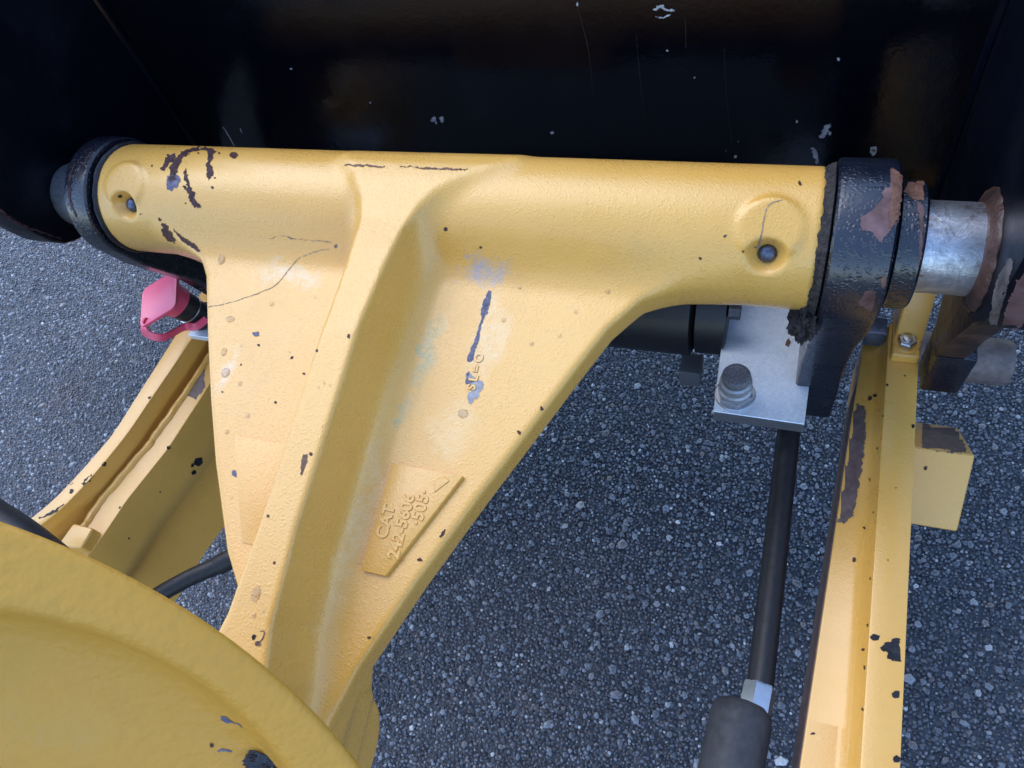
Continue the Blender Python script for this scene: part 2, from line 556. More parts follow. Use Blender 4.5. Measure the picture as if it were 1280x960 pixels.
        me.polygons.add(len(F)); me.polygons.foreach_set('loop_start', np.arange(0, F.size, 3, dtype=np.int32))
        me.update(calc_edges=True)
        for nm in ('tone', 'hue'):
            tv = rng.random(N).astype(np.float32)
            if nm == 'tone':
                tv = tmin + (1 - tmin) * tv
            a = me.attributes.new(nm, 'FLOAT', 'POINT')
            a.data.foreach_set('value', np.repeat(tv, 2 * K + 1))
        o = link(name, me, ms, g, 0)
        o['kind'] = 'stuff'
    scatter(0.0062, 0.93, 0.0016, 0.0040, 0.0010, 0.0030, 0.0, 'chippings')
    scatter(0.0300, 0.75, 0.0042, 0.0072, 0.0032, 0.0050, 0.35, 'coarse_chippings')
build_ground()

# ------------------------------------------------------------------ lever casting
AX_Z = 0.75                        # height of the lever's pivot axis
TILT = radians(13)
LV = Vector((0, -cos(TILT), -sin(TILT)))      # along the lever, towards the machine
LW = Vector((0, -sin(TILT), cos(TILT)))       # out of its web
LO = Vector((0, 0, AX_Z))
def lever_pt(u, v, w):
    return LO + Vector((u, 0, 0)) + LV * v + LW * w
TR = 0.060                         # tube radius
TL = 0.366                         # tube half length

def smin(a, b, k):
    h = np.clip(0.5 + 0.5 * (b - a) / k, 0, 1)
    return b * (1 - h) + a * h - k * h * (1 - h)
def smax(a, b, k):
    return -smin(-a, -b, k)
def surface_nets(D, org, h):
    nx, ny, nz = D.shape
    S = D < 0
    cells = [(i, j, k) for i in (0, 1) for j in (0, 1) for k in (0, 1)]
    cnt = np.zeros((nx - 1, ny - 1, nz - 1), np.int8)
    for i, j, k in cells:
        cnt += S[i:nx - 1 + i, j:ny - 1 + j, k:nz - 1 + k]
    act = (cnt > 0) & (cnt < 8)
    idx = -np.ones(act.shape, np.int32)
    A = np.argwhere(act)
    idx[act] = np.arange(len(A))
    acc = np.zeros((len(A), 3)); num = np.zeros(len(A))
    C8 = {c: D[A[:, 0] + c[0], A[:, 1] + c[1], A[:, 2] + c[2]] for c in cells}
    for c in cells:
        for ax in range(3):
            if c[ax] == 0:
                c2 = list(c); c2[ax] = 1; c2 = tuple(c2)
                d0, d1 = C8[c], C8[c2]
                m = (d0 < 0) != (d1 < 0)
                tt = d0[m] / (d0[m] - d1[m])
                p = np.tile(np.array(c, float), (m.sum(), 1)); p[:, ax] = tt
                acc[m] += p; num[m] += 1
    V = (A + acc / num[:, None]) * h + org
    F = []
    for ax in range(3):
        sl0 = [slice(1, -1)] * 3; sl1 = [slice(1, -1)] * 3
        sl0[ax] = slice(0, -1); sl1[ax] = slice(1, None)
        s0, s1 = S[tuple(sl0)], S[tuple(sl1)]
        E = np.argwhere(s0 != s1)
        ins = s0[tuple(E.T)]
        off = [1, 1, 1]; off[ax] = 0
        E = E + off
        b, c = [(1, 2), (2, 0), (0, 1)][ax]
        def g(db, dc):
            q = E.copy(); q[:, b] -= db; q[:, c] -= dc
            return idx[q[:, 0], q[:, 1], q[:, 2]]
        q = np.stack([g(1, 1), g(0, 1), g(0, 0), g(1, 0)], 1)
        q[~ins] = q[~ins][:, ::-1]
        F.append(q)
    return V, np.concatenate(F)

def lever_sdf():
    h = 0.0023
    u = np.arange(-0.378, 0.378, h, dtype=np.float32)
    v = np.arange(-0.072, 0.585, h, dtype=np.float32)
    w = np.arange(-0.118, 0.098, h, dtype=np.float32)
    U2, V2 = np.meshgrid(u, v, indexing='ij')
    Wv = w[None, None, :]
    # tube
    tv = np.sqrt(v[:, None] ** 2 + w[None, :] ** 2) - TR
    cap = np.abs(u) - TL
    rr = 0.004
    D = np.minimum(np.maximum(tv[None] + rr, (cap + rr)[:, None, None]), 0) + np.sqrt(
        np.maximum(tv[None] + rr, 0) ** 2 + np.maximum((cap + rr)[:, None, None], 0) ** 2) - rr
    # web
    web = [(300, 0), (292, 46), (261, 57), (231, 77), (208, 106), (188, 146), (159, 207), (130, 267), (94, 346), (64, 419), (50, 470), (46, 540),
           (-54, 540), (-54, 440), (-68, 384), (-90, 357), (-133, 283), (-163, 224), (-193, 160), (-222, 95), (-236, 76), (-262, 62), (-285, 50), (-292, 0)]
    w2 = poly_sdf(U2, V2, [(a / 1000, b / 1000) for a, b in web])
    top, bot, r = 0.016, -0.015, 0.005
    a = w2[:, :, None] + r
    b = np.abs(Wv - (top + bot) / 2) - (top - bot) / 2 + r
    Dw = np.minimum(np.maximum(a, b), 0) + np.sqrt(np.maximum(a, 0) ** 2 + np.maximum(b, 0) ** 2) - r
    # rib, drafted and flaring into the tube
    rib = [(100, -34), (78, -19), (56, -6), (38, 9), (26, 28), (19, 52), (15, 90), (12, 150), (11, 330), (15, 400), (24, 440), (28, 560),
           (-38, 560), (-34, 440), (-25, 400), (-22, 330), (-22, 150), (-24, 90), (-28, 50), (-36, 18), (-50, -8), (-72, -30)]
    r2 = poly_sdf(U2, V2, [(a / 1000, b / 1000) for a, b in rib])
    hv = np.interp(v, [-0.07, -0.04, -0.02, 0.0, 0.03, 0.07, 0.16, 0.45, 0.6], [0.040, 0.045, 0.0565, 0.0605, 0.064, 0.070, 0.079, 0.079, 0.076]).astype(np.float32)
    draft = 0.24 * np.clip(hv[None, :, None] - Wv, 0, 0.09)
    a = r2[:, :, None] - draft + 0.003
    b = np.maximum(Wv - hv[None, :, None], -0.062 - Wv) + 0.003
    Dr = np.minimum(np.maximum(a, b), 0) + np.sqrt(np.maximum(a, 0) ** 2 + np.maximum(b, 0) ** 2) - 0.003
    D = smin(D, Dw, 0.026)
    del Dw
    D = smin(D, Dr, 0.022)
    del Dr, draft, a, b
    # pin boss at the lower end
    bv = np.sqrt((v[:, None] - 0.50) ** 2 + (w[None, :] + 0.055) ** 2) - 0.052
    Db = np.maximum(bv[None], (np.abs(u - 0.004) - 0.042)[:, None, None])
    D = smin(D, Db, 0.012)
    del Db
    # grease-point pads on the tube: raised, with a conical hole
    for hu, ang in ((0.328, 31.5), (-0.327, 38)):
        ph = radians(ang)
        n = np.array([0, -cos(ph), sin(ph)])
        nv, nw = n @ np.array(LV), n @ np.array(LW)
        iu = np.where(np.abs(u - hu) < 0.05)[0]
        ju = np.where((v > -0.02) & (v < 0.075))[0]
        sl = (slice(iu[0], iu[-1]), slice(ju[0], ju[-1]), slice(None))
        us, vs = u[sl[0]][:, None, None], v[sl[1]][None, :, None]
        al = vs * nv + Wv * nw
        # pad leans a little towards the top of the tube
        ph2 = radians(ang + 22)
        n2 = np.array([0, -cos(ph2), sin(ph2)])
        v2, w2_ = n2 @ np.array(LV), n2 @ np.array(LW)
        al2 = vs * v2 + Wv * w2_
        per2 = np.sqrt(np.maximum((us - hu) ** 2 + vs ** 2 + Wv ** 2 - al2 ** 2, 0))
        pad = smax(per2 - 0.0250, al2 - 0.0612, 0.005)
        Dl = smin(D[sl], pad, 0.005)
        per = np.sqrt(np.maximum((us - hu) ** 2 + vs ** 2 + Wv ** 2 - al ** 2, 0))
        cone = np.maximum(per - (0.0090 + np.clip(al - 0.0505, -1, 1) * 0.72), 0.047 - al)
        cone = np.where(al > 0, cone, 1)
        D[sl] = smax(Dl, -cone, 0.0015)
    return D.astype(np.float32), np.array([u[0], v[0], w[0]]), h

def build_lever():
    root = thing('lever_casting', 'yellow cast lever with wide top tube, tall central rib and a raised number plate', 'lever', lever_pt(0, 0.5, -0.11))
    L = ROOT_LOC[root.name]
    D, org, h = lever_sdf()
    V, F = surface_nets(D, org, h)
    MW = np.array([[1, 0, 0], list(LV), list(LW)])          # local -> world
    Wp = V @ MW + np.array(LO)
    # (x, v, w) is left-handed against (x, y, z): keep faces outward
    hand = np.linalg.det(MW)
    if hand < 0:
        F = F[:, ::-1]
    me = bpy.data.meshes.new('body')
    me.vertices.add(len(Wp)); me.vertices.foreach_set('co', Wp.astype(np.float32).ravel())
    F = np.ascontiguousarray(F.astype(np.int32))
    me.loops.add(F.size); me.loops.foreach_set('vertex_index', F.ravel())
    me.polygons.add(len(F)); me.polygons.foreach_set('loop_start', np.arange(0, F.size, 4, dtype=np.int32))
    me.update(calc_edges=True)
    def S(u, v, w):
        return tuple(lever_pt(u, v, w) - L)
    spots = [
        (S(0.050, 0.150, 0.02), (0.012, 0.040, 0.03), (0.30, 0.36, 0.20), 0.75),
        (S(0.040, 0.205, 0.02), (0.008, 0.022, 0.03), (0.34, 0.37, 0.20), 0.55),
        (S(0.088, 0.066, 0.022), (0.030, 0.012, 0.02), (0.34, 0.33, 0.34), 0.8),
        (S(0.105, 0.130, 0.016), (0.016, 0.060, 0.02), (0.70, 0.52, 0.28), 0.6),
        (S(0.095, 0.215, 0.016), (0.022, 0.030, 0.02), (0.74, 0.55, 0.28), 0.4),
        (S(-0.12, 0.085, 0.02), (0.045, 0.012, 0.02), (0.66, 0.52, 0.33), 0.7),
        (S(-0.155, 0.190, 0.016), (0.010, 0.030, 0.02), (0.68, 0.56, 0.42), 0.6),
        (S(0.034, 0.30, 0.02), (0.008, 0.13, 0.02), (0.74, 0.55, 0.28), 0.35)]  # bright sheen along the foot of the rib, painted into the colour
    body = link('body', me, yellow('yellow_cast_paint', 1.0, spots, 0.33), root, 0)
    me.polygons.foreach_set('use_smooth', [True] * len(me.polygons))
    bv = bvh_of(body)
    # raised number plate, and its blank twin on the other side of the rib
    YP = body.data.materials[0]
    fn = lambda p, q, t_: lever_pt(p / 1000, q / 1000, t_)
    plate = from_bm('number_plate', prism([(47, 254), (113, 254), (68, 346), (46, 346)], fn, 0.012, 0.0206, 0.0007, 2), YP, root)
    from_bm('blank_plate', prism([(-55, 254), (-121, 254), (-76, 346), (-54, 346)], fn, 0.012, 0.0173, 0.0008, 2), YP, root)
    def letters(txt, u0, v0, size, name, parent, wtop=0.0203, spacing=1.0, raise_=0.0010):
        cu = bpy.data.curves.new('lettering', 'FONT')
        cu.body = txt
        cu.size = size
        cu.extrude = raise_
        cu.bevel_depth = 0.0004
        cu.offset = 0.0002
        cu.space_character = spacing
        tmp = bpy.data.objects.new('tmp_text', cu)
        COL.objects.link(tmp)
        dg = bpy.context.evaluated_depsgraph_get()
        m2 = bpy.data.meshes.new_from_object(tmp.evaluated_get(dg))
        bpy.data.objects.remove(tmp)
        # read up the plate: writing direction -v, letter tops towards -u
        for vx in m2.vertices:
            x, y, z = vx.co
            vx.co = lever_pt(u0 - y, v0 - x, wtop + z)
        m2.materials.clear()
        return link(name, m2, YP, parent, 40)
    letters('CAT', 0.0605, 0.3175, 0.0145, 'lettering', plate, spacing=1.0)
    letters('242-5606', 0.0755, 0.3315, 0.0145, 'lettering', plate, spacing=0.98)
    letters('·505·', 0.0880, 0.301, 0.0145, 'lettering', plate, spacing=1.02)
    from_bm('casting_mark', prism([(92, 272), (103, 260), (97, 257), (90, 262)], fn, 0.0200, 0.0216, 0.0005, 1), YP, plate)
    letters('S L = O', 0.103, 0.178, 0.011, 'lettering', root, 0.0158, raise_=0.0009)
    # grease nipples
    for hu, ang in ((0.328, 31.5), (-0.327, 38)):
        ph = radians(ang)
        n = Vector((0, -cos(ph), sin(ph)))
        o = Vector((hu, 0, AX_Z)) + n * 0.044
        from_bm('grease_nipple', lathe([(0, .0078), (.004, .0078), (.0065, .0070), (.0082, .0055), (.0092, .0032), (.0096, .0010)], o, n, 28), M['nipple'], root)
    # flaked paint
    c, cb, cbl = M['chip'], M['chip_black'], M['chip_blue']
    def st(line, wd, m=c, j=0.9, flecks=0):
        stroke(bv, line, wd, m, root, jag=j)
        for _ in range(flecks):
            x, y = random.choice(line)
            dot(bv, x + random.gauss(0, 7), y + random.gauss(0, 6), random.uniform(0.8, 1.8), m, root, sx=random.uniform(0.6, 1.6), rot=random.uniform(0, 3))
    st([(220, 193), (211, 201), (203, 213)], [4, 8, 5], M['chip_mauve'], 1.7, 4)
    st([(267, 187), (250, 186), (236, 189), (223, 200), (215, 217), (216, 226)], [4, 4, 6, 8, 9, 10], M['chip_mauve'], 1.7, 4)
    patch(bv, [(209, 219), (222, 219), (226, 224), (221, 236), (217, 234), (214, 240), (209, 238), (208, 228)], M['chip_blue'], root, jag=1.0)
    st([(266, 188), (262, 203), (262, 218), (261, 224)], [7, 6, 9, 2], M['chip_mauve'], 1.7, 4)
    st([(230, 213), (236, 232), (240, 247), (246, 260)], [4, 5, 8, 5], M['chip_mauve'], 1.7, 4)
    dot(bv, 292, 194, 4, c, root, sx=1.3)
    st([(205, 279), (208, 291), (219, 304)], [6, 12, 4], M['chip'], 1.7, 4)
    st([(217, 286), (229, 299), (240, 306), (249, 314)], [1.5, 4, 5, 3])
    st([(431, 206.5), (450, 207), (481, 208.5)], [1.6, 3.0, 1.2], M['rust'])
    st([(500, 208), (530, 210), (560, 211), (585, 212.5)], [0.8, 1.6, 2.6, 1.0], M['rust'])
    st([(612, 364), (608, 380), (604, 394)], [5, 10, 7], cbl, 1.0)
    st([(604, 394), (600, 410), (596, 425), (588, 446), (585, 452)], [4, 2, 5, 7, 2], cbl, 0.8)
    st([(583, 466), (590, 476), (597, 482), (590, 496), (588, 505)], [3, 12, 14, 10, 4], M['chip_pale'], 1.5)
    st([(586, 464), (585, 478), (596, 474)], [2, 6, 3], M['chip_blue'])
    for x, y, r, m in ((435, 420, 3.5, c), (320, 417, 4.5, cbl), (294, 592, 5, cbl), (323, 431, 1.8, cb), (677, 511, 3, c), (649, 541, 2.5, c), (525, 700, 4, c),
                       (462, 797, 3, c), (343, 704, 2.5, c), (1000, 229, 3, c), (906, 295, 2.5, c), (929, 314, 2, c), (875, 323, 2, c), (557, 286, 3, c), (396, 438, 2, cb),
                       (365, 447, 2.4, cb), (380, 467, 1.8, cb), (345, 503, 2, cb), (420, 308, 3.5, cbl), (388, 568, 3, c), (335, 645, 2, c), (323, 805, 5, M['rust']), (318, 797, 3, cb),
                       (624, 300, 1.6, c), (601, 309, 1.8, c), (591, 304, 1.5, c), (655, 655, 2.0, c), (516, 342, 1.3, c), (484, 450, 1.2, c), (553, 492, 1.4, c), (468, 612, 1.6, c), (413, 261, 1.6, c),
                       (347, 207, 1.6, c), (318, 224, 1.3, c), (278, 490, 2, cb), (301, 456, 1.8, c), (768, 357, 1.5, c), (700, 381, 1.5, c), (650, 231, 1.2, c), (150, 245, 4, M['chip_mauve']), (176, 268, 2.5, cb)):
        if r > 1.7:
            dot(bv, x, y, r * 0.78, m, root, sx=random.uniform(0.6, 1.5), rot=random.uniform(0, 3), jag=1.4)
    st([(382, 568), (380, 577), (376, 594)], [5, 6, 2], M['rust'])
    st([(557, 662), (553, 668), (549, 671)], [2, 4, 2])
    st([(320, 806), (328, 799), (330, 790), (325, 789)], [1.2, 1.6, 1.4, 1], M['rust'], 0.5)
    # hairline cracks in the paint
    st([(260, 384), (285, 379), (311, 371), (330, 364), (346, 355), (362, 336), (374, 323), (399, 313), (412, 311)], 0.75, M['crack'], 0.5)
    st([(948, 310), (952, 292), (955, 275), (958, 262), (964, 254), (978, 250)], [3, 1.6, 1.2, 1.0, 1.0, 0.8], M['crack'], 0.4)
    st([(948, 310), (945, 309), (942, 309)], [3, 2, 1], M['crack'], 0.4)
    st([(335, 299), (350, 295), (372, 299), (395, 301), (415, 303)], [0.6, 1, 0.7, 1, 0.7], M['crack'], 1.0)
    # beads of water large enough to pick out
    bm = bmesh.new()
    bmesh.ops.create_icosphere(bm, subdivisions=3, radius=1)
    for vx in list(bm.verts):
        if vx.co.z < -0.05:
            vx.co.z = -0.05
    dm = bpy.data.meshes.new('water_drop')
    bm.to_mesh(dm); bm.free()
    dm.materials.append(M['water'])
    dm.polygons.foreach_set('use_smooth', [True] * len(dm.polygons))
    big = [(320, 743, 6, 9), (277, 325, 5, 7), (288, 399, 6, 4), (280, 440, 4, 5), (282, 466, 6, 6), (340, 380, 3, 3), (579, 517, 7, 6), (318, 770, 2.5, 3), (330, 765, 2, 2), (560, 610, 3, 3),
           (300, 480, 3, 3), (310, 520, 3, 3), (284, 540, 3, 3), (630, 400, 3, 3), (665, 430, 3, 3), (700, 420, 2.5, 2.5), (650, 360, 3, 2), (720, 390, 3, 3), (760, 365, 3, 3)]
    for i in range(10):
        big.append((random.uniform(262, 420), random.uniform(320, 640), random.uniform(1.0, 2.2), random.uniform(1.0, 2.2)))
    for x, y, rx, ry in big:
        loc, nor, *_ = bv.ray_cast(CAM_POS, sight(x, y).normalized())
        if loc is None or nor.z < 0.3:
            continue
        dist = (loc - CAM_POS).length
        q = nor.to_track_quat('Z', 'Y').to_matrix().to_4x4()
        a, b = rx / FPX * dist, ry / FPX * dist
        o = bpy.data.objects.new('water_drop', dm)
        COL.objects.link(o)
        o.parent = root
        o.matrix_local = Matrix.Translation(loc - L) @ q @ Matrix.Diagonal((a, b, min(a, b) * 0.22, 1))
    # caked grease and dirt squeezed out at the right end of the tube
    from_bm('dirt_crust', lathe([(-0.003, .0575), (-0.001, .0595), (0.002, .0608), (0.004, .0628), (0.0062, .0635), (0.0076, .0590)], (TL - 0.001, 0, AX_Z), (1, 0, 0), 260, 0.0030), M['mud'], root, 50)
    from_bm('dirt_crust', lathe([(-0.002, .0585), (0.000, .0615), (0.003, .0625), (0.005, .0600)], (-TL + 0.001, 0, AX_Z), (-1, 0, 0), 140, 0.0012), M['rubber'], root, 50)
    bm = bmesh.new()
    bmesh.ops.create_icosphere(bm, subdivisions=5, radius=1)
    for vx in bm.verts:
        p = vx.co.copy()
        k = 1 + 0.35 * mnoise.noise(p * 2.2) + 0.25 * mnoise.noise(p * 6) + 0.12 * mnoise.noise(p * 14)
        vx.co = Vector((0.365, -0.050, 0.706)) + Vector((p.x * 0.012, p.y * 0.018, p.z * 0.020)) * k
    from_bm('dirt_clump', bm, M['mud'], root, 70)
    return body

M['nipple'] = plain('dark_blue_steel', (0.05, 0.06, 0.09), (0.14, 0.16, 0.22), 0.3, 200, 0.001, 0.4, 0.8)
M['chip_mauve'] = plain('mauve_brown_chip', (0.030, 0.013, 0.013), (0.085, 0.045, 0.050), 0.42, 130, 0.001, 0.4, spec=0.15)
M['chip_pale'] = plain('pale_grey_chip', (0.20, 0.20, 0.24), (0.38, 0.36, 0.36), 0.4, 150, 0.001, 0.5)
M['crack'] = plain('grey_hairline', (0.20, 0.14, 0.10), (0.34, 0.26, 0.20), 0.5, 150)
lever_body = build_lever()

# ------------------------------------------------------------------ bucket
def build_bucket():
    root = thing('bucket', 'glossy black loader bucket back, scuffed, behind the yellow tube', 'bucket', (0, 0.45, 0.15))
    # back sheet: near-vertical, rolling forward at the top and bottom
    prof = [(0.75, 0.50), (0.50, 0.478), (0.34, 0.480), (0.25, 0.505), (0.208, 0.56), (0.195, 0.66), (0.205, 0.86), (0.25, 1.02), (0.33, 1.14)]
    path = spline([(0, y, z) for y, z in prof], 8)
    bm = bmesh.new()
    rows = []
    for p in path:
        rows.append([bm.verts.new((x, p.y + 0.003 * mnoise.noise(Vector((x * 2.2, p.z * 3, 1))), p.z)) for x in np.linspace(-1.3, 1.1, 60)])
    for A, B in zip(rows, rows[1:]):
        for k in range(len(A) - 1):
            bm.faces.new((A[k], A[k + 1], B[k + 1], B[k]))
    geo = bmesh.ops.solidify(bm, geom=bm.faces[:], thickness=0.012)
    back = from_bm('back_sheet', bm, M['black'], root, 40)
    # hinge ears: plates that carry the pins
    ears = []
    for s in (-1, 1):
        out = [(0.21, 1.12), (0.10, 1.08), (0.0, 1.00), (-0.055, 0.91), (-0.080, 0.83), (-0.079, 0.795), (-0.070, 0.757), (-0.062, 0.735), (-0.052, 0.720), (-0.039, 0.711), (-0.024, 0.706), (0.02, 0.700), (0.10, 0.665), (0.21, 0.56)]
        x0, x1 = (0.4885, 0.535) if s > 0 else (-0.515, -0.468)
        e = from_bm('hinge_ear', prism(out, X_EXT, x0, x1, 0.005, 3), M['black_ear'], root)
        ears.append(e)
        # weld along the sheet
        from_bm('weld_bead', tube([(x0 - 0.001 if s > 0 else x1 + 0.001, 0.197, z) for z in np.linspace(0.58, 0.97, 14)], 0.006, 10, 3), M['black'], root)
    from_bm('rust_collar', lathe([(0, .0375), (.001, .0415), (.0035, .0455), (.0060, .0490), (.0072, .0490)], (0.4815, 0, AX_Z), (1, 0, 0), 120, 0.0022), M['rust_web'], root, 60)
    # lower leg of the right ear, rusty, with a stub pin
    from_bm('ear_web', prism([(0.004, 0.700), (-0.020, 0.690), (0.016, 0.61), (0.036, 0.552), (0.085, 0.552), (0.13, 0.66), (0.08, 0.70)], X_EXT, 0.5025, 0.530, 0.004), M['rust_web'], root)
    from_bm('ear_foot', prism([(0.036, 0.5515), (0.044, 0.475), (0.085, 0.470), (0.085, 0.5515)], X_EXT, 0.5035, 0.541, 0.003), M['black_wet'], root)
    bb = bvh_of(back)
    W = M['scuff']
    fl = lambda pts, m=W, j=0.9: patch(bb, pts, m, root, 'scuff_mark', j)
    stroke(bb, [(818, 12), (825, 8), (833, 11), (843, 14)], [2, 4, 2, 2.5], W, root, 'scuff_mark', 1.2)
    stroke(bb, [(820, 20), (828, 22), (838, 17)], [1.4, 2, 1.4], W, root, 'scuff_mark', 1.0)
    stroke(bb, [(1025, 172), (1031, 166), (1033, 158), (1039, 156)], [3, 6, 4, 5], W, root, 'scuff_mark', 1.8)
    dot(bb, 1037, 166, 2.4, W, root, 'scuff_mark')
    stroke(bb, [(1017, 186), (1020, 194), (1021, 206)], [3, 4, 3], W, root, 'scuff_mark', 1.8)
    fl([(1088, 183), (1096, 183), (1095, 192), (1091, 195), (1087, 190)], j=0.5)
    dot(bb, 1092, 188, 2.2, M['rust'], root, 'scuff_mark')
    for x, y, r in ((542, 149, 2.4), (552, 149, 2.6), (545, 153, 1.2), (1048, 74, 1.6), (834, 63, 1.3), (690, 166, 1.8), (364, 86, 1.2), (463, 128, 1.2), (920, 196, 1.8), (996, 152, 1.2), (722, 5, 1.5), (868, 97, 1.0),):
        dot(bb, x, y, r, W, root, 'scuff_mark', sx=random.uniform(0.7, 1.6), rot=random.uniform(0, 3))
    stroke(bb, [(279, 158), (285, 168), (293, 182)], [0.8, 1.6, 1.0], W, root, 'scuff_mark', 0.4)
    stroke(bb, [(300, 160), (303, 166)], [1, 1], W, root, 'scuff_mark', 0.4)
    for ln in ([(720, 2), (735, 60), (742, 120)], [(795, 40), (800, 95), (806, 150)], [(905, 60), (908, 120), (915, 180)], [(856, 20), (858, 60)]):
        stroke(bb, ln, [0.4, 0.8, 0.4][:len(ln)], M['faint'], root, 'scuff_mark', 0.4)
    eb = bvh_of(ears[1])
    patch(eb, [(1236, 400), (1246, 350), (1262, 322), (1268, 326), (1258, 365), (1246, 405), (1240, 420)], M['pale_rust'], root, 'rust_patch', 1.0)
    patch(eb, [(1262, 372), (1272, 350), (1282, 340), (1282, 400), (1262, 424), (1248, 424)], M['primer'], root, 'rust_patch', 1.4)
    e2 = bvh_of(ears[0])
    stroke(e2, [(0, 262), (20, 278), (45, 288), (78, 299)], [4, 3, 2, 1.5], M['chip_mauve'], root, 'rust_patch', 0.8)
M['pale_rust'] = plain('grey_worn_steel', (0.055, 0.048, 0.050), (0.19, 0.165, 0.16), 0.4, 50, 0.0015, 0.5, 0.3)
M['rust_web'] = plain('glossy_dark_rust', (0.016, 0.011, 0.011), (0.095, 0.050, 0.038), 0.34, 30, 0.003, 0.8)
M['black_ear'] = black_paint('black_scuffed_paint', 0.2, 0.30, 0.3, (0.0015, 0.0024, 0.006), 0.15)
M['faint'] = plain('faint_scratch', (0.008, 0.009, 0.013), (0.02, 0.021, 0.026), 0.4)
build_bucket()

def rusty_stub():
    o = from_bm('stub_pin', lathe([(0, .024), (.004, .029), (.105, .029), (.112, .027), (.114, .022)], (0.505, 0.148, 0.40), (1, 0, 0), 40), M['pale_rust2'])
    o['label'] = 'rusty grey round pin stub poking out under the right bucket ear'
    o['category'] = 'pin'
M['pale_rust2'] = plain('grey_rusty_steel', (0.10, 0.085, 0.085), (0.20, 0.16, 0.15), 0.38, 90, 0.002, 0.6)
rusty_stub()

# ------------------------------------------------------------------ coupler frame (black)
def build_frame():
    root = thing('coupler_frame', 'black welded coupler frame with collars at both ends of the yellow tube', 'frame', (0, 0.09, 0.40))
    cols = []
    for s in (-1, 1):
        ring = arc(0, AX_Z, 0.0675, 35, 205, 26)
        out = ring + [(-0.050, 0.690), (-0.008, 0.610), (0.012, 0.545), (0.018, 0.43), (0.13, 0.43), (0.15, 0.60)]
        x0, x1 = (0.373, 0.418) if s > 0 else (-0.404, -0.373)
        arm = from_bm('collar_arm', prism(out, X_EXT, x0, x1, 0.0045, 3), M['black_wet'], root)
        cols.append(arm)
        if s > 0:
            from_bm('flange', lathe([(0.002, .040), (.002, .0495), (.0035, .0515), (.020, .0515), (.022, .0495), (.022, .040)], (x1, 0, AX_Z), (1, 0, 0), 72), M['black_wet'], arm)
        else:
            from_bm('flange', lathe([(0.001, .040), (.001, .045), (.003, .047), (.010, .047), (.012, .045), (.012, .040)], (x0, 0, AX_Z), (-1, 0, 0), 72), M['black_wet'], arm)
    from_bm('cross_tube', lathe([(0, .055), (.004, .064), (.62, .064), (.624, .055)], (-0.372, 0.112, 0.505), (1, 0, 0), 64), M['black_bar'], root)
    cap = from_bm('end_cap', lathe([(0, .052), (.002, .059), (.036, .059), (.038, .052)], (0.2525, 0.112, 0.505), (1, 0, 0), 64), M['black_bar'], root)
    from_bm('bolt_head', lathe([(0, .009), (.012, .009), (.013, .008)], (0.2915, 0.075, 0.545), (1, 0, 0), 6), M['zinc_dark'], root, 20)
    from_bm('foot_block', box(0.235, 0.262, 0.055, 0.085, 0.405, 0.437, 0.002), M['galv_edge'], root)
    b = bvh_of(cols[1])
    q = lambda pts: [(1000 + x / 3.693, 170 + y / 3.693) for x, y in pts]
    patch(b, q([(420, 150), (466, 175), (472, 370), (400, 452), (375, 495), (345, 460), (328, 440), (285, 440), (275, 378), (320, 350), (382, 290), (390, 240), (412, 235)]), M['primer'], root, 'rust_patch', 1.0)
    patch(b, q([(428, 150), (466, 180), (468, 280), (455, 370), (415, 440), (405, 360), (425, 250)]), M['rust'], root, 'rust_patch', 1.0, 0.0008)
    patch(b, q([(300, 715), (348, 712), (345, 770), (328, 808), (266, 772)]), M['primer'], root, 'rust_patch', 0.8)
    patch(b, q([(372, 655), (398, 645), (396, 690), (378, 700)]), M['rust'], root, 'rust_patch', 0.6)
    b0 = bvh_of(cols[0])
    stroke(b0, [(93, 205), (87, 225), (88, 250), (96, 272)], [2, 3, 2.5, 2], M['chip_mauve'], root, 'rust_patch', 0.8)
    for ch in list(cols[1].children):
        bf = bvh_of(ch)
        patch(bf, q([(500, 215), (572, 208), (570, 300), (520, 295), (478, 260)]), M['rust'], root, 'rust_patch', 1.0)
        patch(bf, q([(540, 300), (570, 320), (560, 560), (548, 600), (552, 420)]), M['primer'], root, 'rust_patch', 0.7)
M['zinc_dark'] = plain('dark_zinc', (0.05, 0.055, 0.065), (0.10, 0.105, 0.12), 0.4, 120, 0.001, 0.3, 0.6)
build_frame()

for s, lab in ((-1, 'worn steel hinge pin end at the left collar'), (1, 'scratched bare steel hinge pin between the right collar and the bucket ear')):
    x = 0.441 if s > 0 else -0.417
    L_ = 0.058 if s > 0 else 0.052
    o = from_bm('hinge_pin', lathe([(0, .033), (.001, .037), (L_ - .012, .037), (L_ - .008, .0362), (L_, .030)], (x, 0, AX_Z), (s, 0, 0), 72), M['pin'])
    o['label'] = lab
    o['category'] = 'pin'
    o['group'] = 'hinge pins of the coupler'

